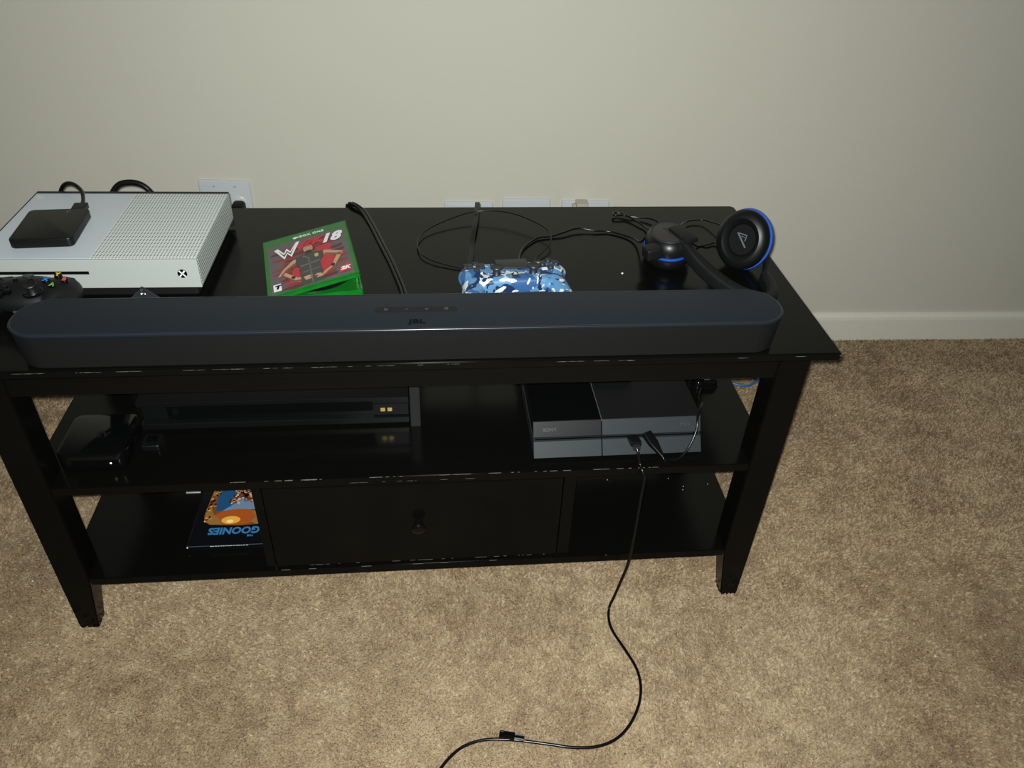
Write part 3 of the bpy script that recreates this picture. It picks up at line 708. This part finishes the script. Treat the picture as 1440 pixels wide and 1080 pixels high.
obj('ribbon', sweep([(.1140, .232, H + .0025), (.1150, .255, H + .0025), (.1185, .285, H + .0025), (.1210, .315, H + .0028), (.1235, .340, H + .006), (.1285, .370, H + .010), (.1335, .410, H + .010), (.1370, .445, H + .0085), (.1385, .464, H + .0065), (.139, .474, H + .0000), (.1395, .478, H - .02), (.140, .485, .35), (.142, .53, .08), (.15, .60, .006)], rrect(.0086, .0032, .0014, 3), 8, Vector((0, .5, .87)), True), M['rubber'], sp, 60)
pcb = thing('twin_cable', 'pair of black cords running from the rear edge to the soundbar', 'cable')
base = [hp(494, 291, .002), hp(500, 290, .004), hp(510, 296, .004), hp(519, 309, .003), hp(528, 325, .003), hp(537, 343, .003), hp(548, 364, .003), hp(557, 384, .003), hp(567, 409, .003), Vector((.022, .125, H + .003)), Vector((.030, .100, H + .003))]
for off in (-.0026, .0026):
    pts = [Vector((-.088, .520, .20)) + Vector((off, 0, 0)), Vector((-.086, .482, H - .04)) + Vector((off, 0, 0)), Vector((-.081, .475, H - .002)) + Vector((off, 0, 0)), Vector((-.076, .468, H + .0055)) + Vector((off, 0, 0))] + [p + Vector((off, 0, 0)) for p in base[2:]]
    obj('cord', tube(pts, .0025), M['wire'], pcb, 60)

# ================================================================== ON THE MIDDLE SHELF
# streaming box
sbx = thing('streaming_box', 'small square black streaming box with a lit white dot', 'streaming box', (-.4525, .1405, Z1), (0, 0, 0))
obj('case', slab(.096, .096, .013, [(0, .004), (.002, .001), (.004, 0), (.030, 0), (.0325, .0008), (.0335, .003)], 8), M['gloss'], sbx, 40)
obj('top_letters', text('tv', .026, Matrix.Translation((.008, .0, .0335)), .00012, bold=.0003), M['slate_dk'], sbx)
t = NT('status_light'); t.b.inputs['Emission Color'].default_value = (.85, .8, 1, 1); t.b.inputs['Emission Strength'].default_value = 6; t.color((.8, .8, .9, 1))
obj('status_light', lathe([(.0011, 0), (.0011, .0006), (.0001, .0006)], 10, align((0, -1, 0), (.0285, -.0478, .016))), t.m, sbx)
bl = thing('remote_control', 'small dark remote standing beside the streaming box', 'remote', (-.3815, .150, Z1))
obj('body', slab(.028, .030, .004, [(0, .001), (.001, 0), (.009, 0), (.010, .001)], 4), M['black'], bl, 40)
obj('key_strip', box(-.008, .008, -.004, .010, .0099, .0106, .0003), M['gloss'], bl)
# long disc player left of the centre panel
px0, px1, pyf = -.404, .0145, .180
dv = thing('disc_player', 'long black disc player with recessed front and two brass sockets', 'disc player', ((px0 + px1) / 2, pyf, Z1))
pw_ = (px1 - px0) / 2; ph_ = .058
obj('case', box(-pw_, pw_, .014, .225, .005, ph_, .0012), M['black'], dv)
obj('upper_lip', box(-pw_, pw_, 0, .016, ph_ - .008, ph_, .0008), M['black'], dv)
obj('lower_lip', box(-pw_, pw_, 0, .016, .005, .0165, .0012), M['black'], dv)
fp = obj('front_panel', box(-pw_ + .04, pw_ - .058, .010, .0145, .017, ph_ - .008), M['gloss'], dv)
sp_ = obj('socket_panel', box(pw_ - .056, pw_ - .001, .004, .0145, .0195, ph_ - .017, .0005), M['slate_dk'], dv)
obj('upper_strip', box(pw_ - .056, pw_ - .001, .006, .0145, ph_ - .0165, ph_ - .0085, .0003), M['black'], dv)
for x in (-.042, -.031):
    obj('brass_socket', box(pw_ + x - .0038, pw_ + x + .0038, .0030, .0045, .0268, .0335, .0006), M['brass'], sp_)
for x in (-pw_ + .03, pw_ - .03):
    for y in (.03, .20): obj('foot', lathe([(.009, 0), (.009, .005)], 16, Matrix.Translation((x, y, 0))), M['dark'], dv)
# black console with slanted fronts
PS = thing('game_console', 'dark slate game console with stacked slanted halves on the middle shelf', 'game console', (.2075, .0820, Z1), (0, 0, .010))
PW, PD = .269, .305
def slant(x0, x1, zs):
    """front profile (y, z) extruded in x, leaning back towards the base's rear"""
    ring = lambda x: [(x, y, z) for y, z in zs]
    return loft([ring(x0), ring(x1)])
lo_ = lambda x0, x1: slant(x0, x1, [(0, .005), (.0155, .0265), (PD - .006, .0265), (PD - .012, .005)])
up_ = lambda x0, x1, d: slant(x0, x1, [(.0190, .0315), (.0330, .0525), (PD, .0525), (PD - .006, .0315)])
gx = .1085
for nm, bm, mt in (('lower_block', lo_(0, gx - .0006), 'slate'), ('lower_block', lo_(gx + .0006, PW), 'slate'), ('drive_cover', up_(0, gx - .0006, 0), 'slate_dk'), ('upper_block', up_(gx + .0006, PW, 0), 'slate')):
    bmesh.ops.bevel(bm, geom=list(bm.edges), offset=.0006, segments=1, affect='EDGES'); ob_ = obj(nm, bm, M[mt], PS)
    if nm == 'drive_cover': DCV = ob_
    if nm == 'upper_block': UB = ob_
# tops are near black
obj('top_plate', box(0, gx - .0006, 0.0336, PD - .001, .0525, .0530), M['gloss'], DCV); obj('top_plate', box(gx + .0006, PW, 0.0336, PD - .001, .0525, .0530), M['matte'], UB)
obj('core', box(.003, PW - .003, .034, PD - .016, .003, .050), M['dark'], PS)
obj('light_strip', box(gx - .0005, gx + .0005, .0328, PD - .01, .0490, .0534), M['print_grey'], PS)
obj('slot_trim', box(.004, PW - .012, .0190, .0215, .0290, .0300, .0002), M['charcoal'], PS)
obj('slot_floor', box(.004, PW - .004, .0190, .0340, .0264, .0270), M['gloss'], PS)
for x in (.02, PW - .02):
    for y in (.03, PD - .04): obj('foot', lathe([(.008, 0), (.008, .0052)], 14, Matrix.Translation((x, y, 0))), M['dark'], PS)
nsl = Vector((0, -.96, .28)); 
obj('maker_word', text('SONY', .0072, align((0, -.832, .555), (.026, .0253, .0411), (1, 0, 0)), .0001, bold=.0001, sx=1.15), M['print_dim'], DCV)
lg = text('PS4', .0085, align((0, -.832, .555), (PW - .026, .0260, .0421), (1, 0, 0)), .0001, bold=.0001, sx=1.3)
obj('product_letters', lg, M['print_dim'], UB)
# slab on top of it
rm = thing('remote_control', 'thin black remote lying on top of the dark slate console', 'remote', (.352, .232, Z1 + .0531), (0, 0, math.radians(-3)))
obj('body', slab(.068, .030, .004, [(0, .001), (.001, 0), (.0095, 0), (.0105, .001)], 4), M['matte'], rm, 40)
obj('key_pad', box(-.026, .026, -.009, .009, .0104, .0110, .0003), M['slate_dk'], rm)
# little puck the charging lead goes to
gd = thing('charging_puck', 'small glossy black puck with a white label beside the slate console', 'adapter', (.535, .2745, Z1))
obj('body', slab(.046, .040, .012, [(0, .002), (.002, 0), (.011, 0), (.0145, .002), (.016, .007)], 6), M['gloss'], gd, 50)
obj('foot_ring', slab(.049, .043, .013, [(0, 0), (.0035, 0), (.0045, .001)], 6), M['gloss'], gd, 50)
obj('label_strip', box(-.004, .006, -.0145, -.0095, .0157, .0162), M['print_white'], gd)
PSm = Matrix.Translation((.2075, .0820, Z1)) @ Matrix.Rotation(.010, 4, 'Z')
def pp(x, y, z): return PSm @ Vector((x, y, z))
# lead A: console -> over the shelf -> down to the carpet
ca = thing('charging_cable', 'long black usb cable hanging from the slate console onto the carpet', 'cable')
obj('plug', box(-.0085, .0085, -.013, .012, -.0042, .0042, .0014, mtx=PSm @ Matrix.Translation((.158, .006, .0295)) @ Matrix.Rotation(-.25, 4, 'X')), M['rubber'], ca)
obj('plug_collar', box(-.0055, .0055, -.020, -.012, -.0035, .0035, .0012, mtx=PSm @ Matrix.Translation((.158, .006, .0295)) @ Matrix.Rotation(.0, 4, 'X')), M['charcoal'], ca)
fz = .0085
P1 = pp(.158, -.012, .0295)
drop = [P1, pp(.160, -.018, .0225), pp(.163, -.024, .008), (.3735, .0500, Z1 + .0012), (.3770, .0455, Z1 - .010), (.3770, .0440, .270), (.3770, .0420, .185), (.3745, .0390, .125), (.3675, .0380, .080), (.3600, .0365, .040), (.3535, .0330, .015)]
floorp = [onz(856, 870, fz), onz(862, 888, fz), onz(880, 915, fz), onz(895, 940, fz), onz(901, 965, fz), onz(898, 992, fz), onz(885, 1020, fz), onz(865, 1040, fz), onz(838, 1050, fz), onz(805, 1051, fz), onz(775, 1047, fz), onz(745, 1043, fz), onz(715, 1040, fz), onz(685, 1040, fz), onz(660, 1046, fz), onz(640, 1058, fz), onz(618, 1083, fz), onz(590, 1130, fz), onz(570, 1190, fz)]
obj('cord', tube([Vector(p) for p in drop] + floorp, .0024, 8, 10), M['wire'], ca, 60)
c0 = onz(718, 1039, fz + .003)
cm = Matrix.Translation(c0) @ Matrix.Rotation(math.radians(-13), 4, 'Z')
cl = obj('cord_clip', box(-.018, .006, -.001, .0095, -.004, .0045, .0018, 2, mtx=cm), M['gloss'], ca, 40)
for i in range(3): obj('clip_prong', box(.005, .0205, .0000 + i * .0030, .0018 + i * .0030, -.003, .0035, .0006, mtx=cm), M['silver' if i != 1 else 'gloss'], cl)
# lead B: console -> loop -> puck
cb = thing('usb_cable', 'short black usb cable looping from the slate console to the puck', 'cable')
mB = PSm @ Matrix.Translation((.186, .004, .0285)) @ Matrix.Rotation(.45, 4, 'Z') @ Matrix.Rotation(.35, 4, 'X')
obj('plug', loft([[tuple(mB @ Vector((x, y, z))) for x, z in rrect(w_, h_, .002, 3)] for y, w_, h_ in ((.016, .016, .009), (-.004, .016, .009), (-.012, .0125, .008), (-.028, .0065, .006))]), M['rubber'], cb, 40)
obj('cord', tube([mB @ Vector((0, -.026, 0)), mB @ Vector((.002, -.036, -.003)), pp(.2120, -.016, .006), pp(.226, -.014, .0045), pp(.240, -.007, .012), pp(.251, .003, .026), pp(.259, .014, .042), pp(.263, .030, .0560), pp(.2785, .06, .055), (.5000, .19, Z1 + .026), (.512, .225, Z1 + .010), (.524, .250, Z1 + .0065), (.529, .257, Z1 + .0065)], .0020), M['wire'], cb, 60)

# ================================================================== ON THE BOTTOM SHELF
gb = thing('film_box', 'dark film case with orange sunset cover and upside-down blue title', 'film case', (-.297, .107 + .0855, Z2))
bw, bd, bh = .126, .171, .0125
obj('case', box(-bw / 2, bw / 2, -bd / 2, bd / 2, .0006, bh, .0012), flat('case_navy', 11, 13, 17, .25), gb)
obj('edge_line', box(-bw / 2 - .0002, bw / 2, -bd / 2 - .0003, -bd / 2 + .0006, bh - .0009, bh - .0003), M['print_grey'], gb)
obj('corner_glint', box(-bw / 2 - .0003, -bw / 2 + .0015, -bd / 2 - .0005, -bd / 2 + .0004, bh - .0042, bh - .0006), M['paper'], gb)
el = bmesh.new()
for i in range(15):
    x = -.026 + i * .0042 + random.uniform(-.0004, .0004); box(x, x + .0030, -bd / 2 - .0005, -bd / 2 + .0002, bh - .0019, bh - .0010, bm=el)
obj('edge_print', el, M['paper'], gb)
def gpoly(name, polys, mat, lay, parent=None):
    bm = bmesh.new()
    for pts in polys: merge(bm, prism(pts, bh - .0001 + lay * .00014, bh + .00012 + lay * .00014))
    return obj(name, bm, mat, parent or gb)
gs = gpoly('picture', [[(-.049, -.018), (-.046, -.030), (-.036, -.038), (-.012, -.040), (.02, -.042), (.047, -.040), (.053, -.033), (.053, .078), (-.034, .078), (-.046, .03)]], flat('picture_brown', 122, 70, 34), 0)
gpoly('sky_patch', [[(-.032, -.006), (.052, -.004), (.052, .078), (-.026, .078), (-.034, .030)]], flat('picture_blue', 26, 78, 122), 1, gs)
gpoly('pale_patch', [[(-.020, -.006), (.052, -.004), (.052, .018), (.010, .022)], [(-.024, .060), (-.012, .050), (-.004, .078), (-.022, .078)]], flat('picture_pale_blue', 110, 136, 164), 2, gs)
gpoly('glow', [oval(.006, -.022, .040, .019)], flat('picture_orange', 168, 82, 28), 3, gs)
gpoly('glow_core', [oval(-.002, -.029, .016, .009)], flat('picture_amber', 240, 176, 70), 4, gs)
gpoly('glow_centre', [oval(-.003, -.032, .006, .0036)], flat('picture_yellow', 255, 232, 150), 5, gs)
for rk in ([[(.030, -.010), (.054, -.004), (.054, -.034), (.044, -.041), (.032, -.034), (.040, -.022)], [(-.048, -.010), (-.040, .002), (-.034, -.014), (-.022, -.026), (-.014, -.039), (-.034, -.038), (-.046, -.030)], [(-.045, .03), (-.036, .034), (-.033, .078), (-.040, .078)]]): gpoly('rock', [rk], flat('picture_tan', 150, 106, 58), 6, gs)
random.seed(11)
# irregular colour patches in place of the printed group
def patch(x, y, r): 
    n = random.randint(5, 7); a0 = random.uniform(0, 6)
    return [(x + r * random.uniform(.6, 1.2) * math.cos(a0 + 2 * PI * i / n), y + r * random.uniform(.6, 1.2) * math.sin(a0 + 2 * PI * i / n)) for i in range(n)]
for k, (nm, c_, cnt, r_) in enumerate((('umber', (54, 34, 26), 30, .0058), ('rust', (132, 60, 40), 22, .0040), ('sand', (196, 142, 104), 26, .0036), ('cream', (214, 190, 150), 12, .0022))):
    ob_ = gpoly('%s_patch' % nm, [patch(random.uniform(-.010, .051), random.uniform(.010, .045), r_) for _ in range(cnt)], flat('picture_' + nm, *c_), 7 + k, gs); kind(ob_, 'stuff')
for k, (nm, c_, cnt, r_) in enumerate((('ochre', (190, 120, 40), 14, .0034), ('dark', (58, 30, 18), 14, .0030), ('gold', (232, 186, 96), 8, .0018))):
    pp_ = []
    for _ in range(cnt):
        t_ = random.random(); pp_.append(patch(-.046 + .010 * t_ * t_ + random.uniform(0, .010), -.034 + .10 * t_, r_))
    ob_ = gpoly('%s_fleck' % nm, pp_, flat('picture_' + nm, *c_), 11 + k, gs); kind(ob_, 'stuff')
Rf = Matrix.Rotation(PI, 4, 'Z')
blu = flat('title_blue', 52, 118, 170)
obj('title', text('GOONIES', .0205, Matrix.Translation((.0080, -.0525, bh)) @ Rf, .00015, shear=.05, bold=.0008, sx=.95), blu, gb)
obj('title_article', text('THE', .0055, Matrix.Translation((.036, -.0655, bh)) @ Rf, .00012, bold=.0003), blu, gb)
ws = thing('paper_slip', 'small white paper slip lying beside the film case', 'paper', (-.382, .252, Z2))
obj('sheet', box(-.0125, .0125, -.006, .012, 0, .0016, .0003), M['paper'], ws)
obj('fold', box(-.0125, .0125, -.0062, -.0040, .0014, .0030, .0004), M['paper'], ws)

# ================================================================== WALL PLATES
def plate(label, u0, u1, vtop, name='wall_plate', tilt=0):
    a, b = onw(u0, vtop), onw(u1, vtop); c = (a + b) / 2; w_ = .114
    root = thing(name, label, 'wall plate', (c.x, WY + WT * c.x, c.z - .057), (0, 0, wr), 'wall plates behind the stand')
    rot = Matrix.Rotation(PI / 2, 4, 'X') @ Matrix.Rotation(tilt, 4, 'Z')
    b_ = slab(w_, .114, .004, [(0, 0), (.003, 0), (.0052, .0018), (.0058, .004)], 4); bmesh.ops.transform(b_, matrix=rot, verts=b_.verts)
    obj('cover', b_, M['plate'], root, 30)
    return root, rot
def on_plate(root, rot, name, bm, mat, sm=40):
    bmesh.ops.transform(bm, matrix=rot, verts=bm.verts); return obj(name, bm, mat, root, sm)
W1, r1 = plate('white two gang wall plate with a plugged in black cord', 278, 350, 252.5, tilt=math.radians(-1))
for x in (-.023, .023):
    for y in (.043, -.043): on_plate(W1, r1, 'screw', lathe_at([(.0032, .0056), (.003, .0066), (.0005, .0070)], (x, y, 0), 14), M['ivory'])
on_plate(W1, r1, 'receptacle', lathe_at([(.0215, .005), (.0215, .0072), (.0195, .0085), (.0005, .0085)], (.026, .000, 0), 32), M['plate'])
on_plate(W1, r1, 'receptacle', lathe_at([(.0215, .005), (.0215, .0072), (.0195, .0085), (.0005, .0085)], (-.026, .000, 0), 32), M['plate'])
p1 = W1.location
pg = thing('power_plug', 'black power plug pushed into the two gang wall plate', 'plug', (p1.x + .0275, p1.y - .009, p1.z - .004), (0, 0, wr))
obj('body', slab(.028, .030, .009, [(0, 0), (.022, 0), (.028, .004)], 5), M['rubber'], pg, 40).data.transform(Matrix.Rotation(PI / 2, 4, 'X'))
obj('cord', tube([(0, -.026, 0), (.002, -.045, -.004), (.004, -.058, -.03), (.004, -.060, -.12), (.006, -.062, -.30), (.012, -.070, -.362), (.05, -.09, -.3705), (.12, -.10, -.3715)], .0035), M['rubber'], pg, 60)
W2, r2 = plate('white framed wall plate behind the flat ribbon cable', 626, 692, 283)
on_plate(W2, r2, 'insert', slab(.102, .100, .003, [(.0055, 0), (.0078, 0), (.0085, .001)], 4), M['plate'], 30)
W3, r3 = plate('plain white blank wall plate between two other plates', 707.5, 773, 279)
for y in (.0485, -.0485): on_plate(W3, r3, 'screw', lathe_at([(.0032, .0056), (.003, .0064), (.0005, .0067)], (0, -abs(y) if y < 0 else -.03, 0), 14), M['plate'])
W4, r4 = plate('white wall plate with a beige cable adapter', 790, 857, 281)
on_plate(W4, r4, 'jack', slab(.020, .022, .002, [(.0055, 0), (.0085, 0)], 3, -.016, .030), M['ivory'])
p4 = W4.location
ad = thing('cable_adapter', 'beige plastic cable adapter plugged into the wall plate', 'adapter', (p4.x - .0125, p4.y - .009, p4.z + .0545), (0, 0, wr))
ab_ = box(-.014, .014, -.030, 0, -.004, .0085, .0015); box(-.014, -.0085, -.030, 0, -.018, -.003, .0012, bm=ab_); box(.0085, .014, -.030, 0, -.018, -.003, .0012, bm=ab_)
obj('housing', ab_, M['ivory'], ad)
obj('latch', box(-.0215, -.0135, -.018, -.004, -.010, .001, .001), M['ivory'], ad)
obj('socket', box(-.0085, .0085, -.026, -.001, -.018, -.0042, .0006), M['gloss'], ad)
wc = thing('white_cable', 'thin white cable curving out beside the beige adapter', 'cable')
pts = [onw(852, 296), onw(860, 287), onw(870, 284.5), onw(880, 286.5), onw(888, 293), onw(893, 310)]
pts = [p + Vector((0, -.004 - .022 * math.sin(PI * i / 5), 0)) for i, p in enumerate(pts)]
obj('cord', tube(pts + [pts[-1] + Vector((.004, .004, -.12)), pts[-1] + Vector((.006, .002, -.25)), pts[-1] + Vector((.03, -.03, -.335 + .0))], .0016), M['ivory'], wc, 60)

# blue network cable on the carpet behind the stand
ec = tag(obj('network_cable', tube([(.60, .78, .009), (.69, .745, .009), (.755, .700, .009), (.785, .680, .009), (.819, .667, .009), (.842, .677, .010), (.858, .697, .010), (.866, .735, .010), (.860, .80, .010), (.835, .875, .012)], .0030), M['eth'], None, 60), 'bright blue network cable curving over the carpet behind the stand', 'cable')

# lint and crumbs
random.seed(5)
for z, r, lab, spots in ((H, .0015, 'single white lint speck on the black stand top', [(875, 385)]),
                    (Z2, .0009, 'tiny white lint specks on the bottom shelf', [(854, 675), (940, 673), (961, 684), (995, 681), (960, 689)]),
                    (.009, .0021, 'scattered white lint specks on the beige carpet', [(1012, 1074), (1315, 923), (1175, 585), (1346, 579), (1406, 671), (46, 818)])):
    lint = bmesh.new()
    for u, v in spots:
        p = onz(u, v, z); b = bmesh.new(); bmesh.ops.create_icosphere(b, subdivisions=1, radius=r)
        for q in b.verts: q.co *= random.uniform(.6, 1.2)
        bmesh.ops.translate(b, vec=p + Vector((0, 0, r * .6)), verts=b.verts); merge(lint, b)
    tag(kind(obj('lint', lint, M['paper']), 'stuff'), lab, 'lint')
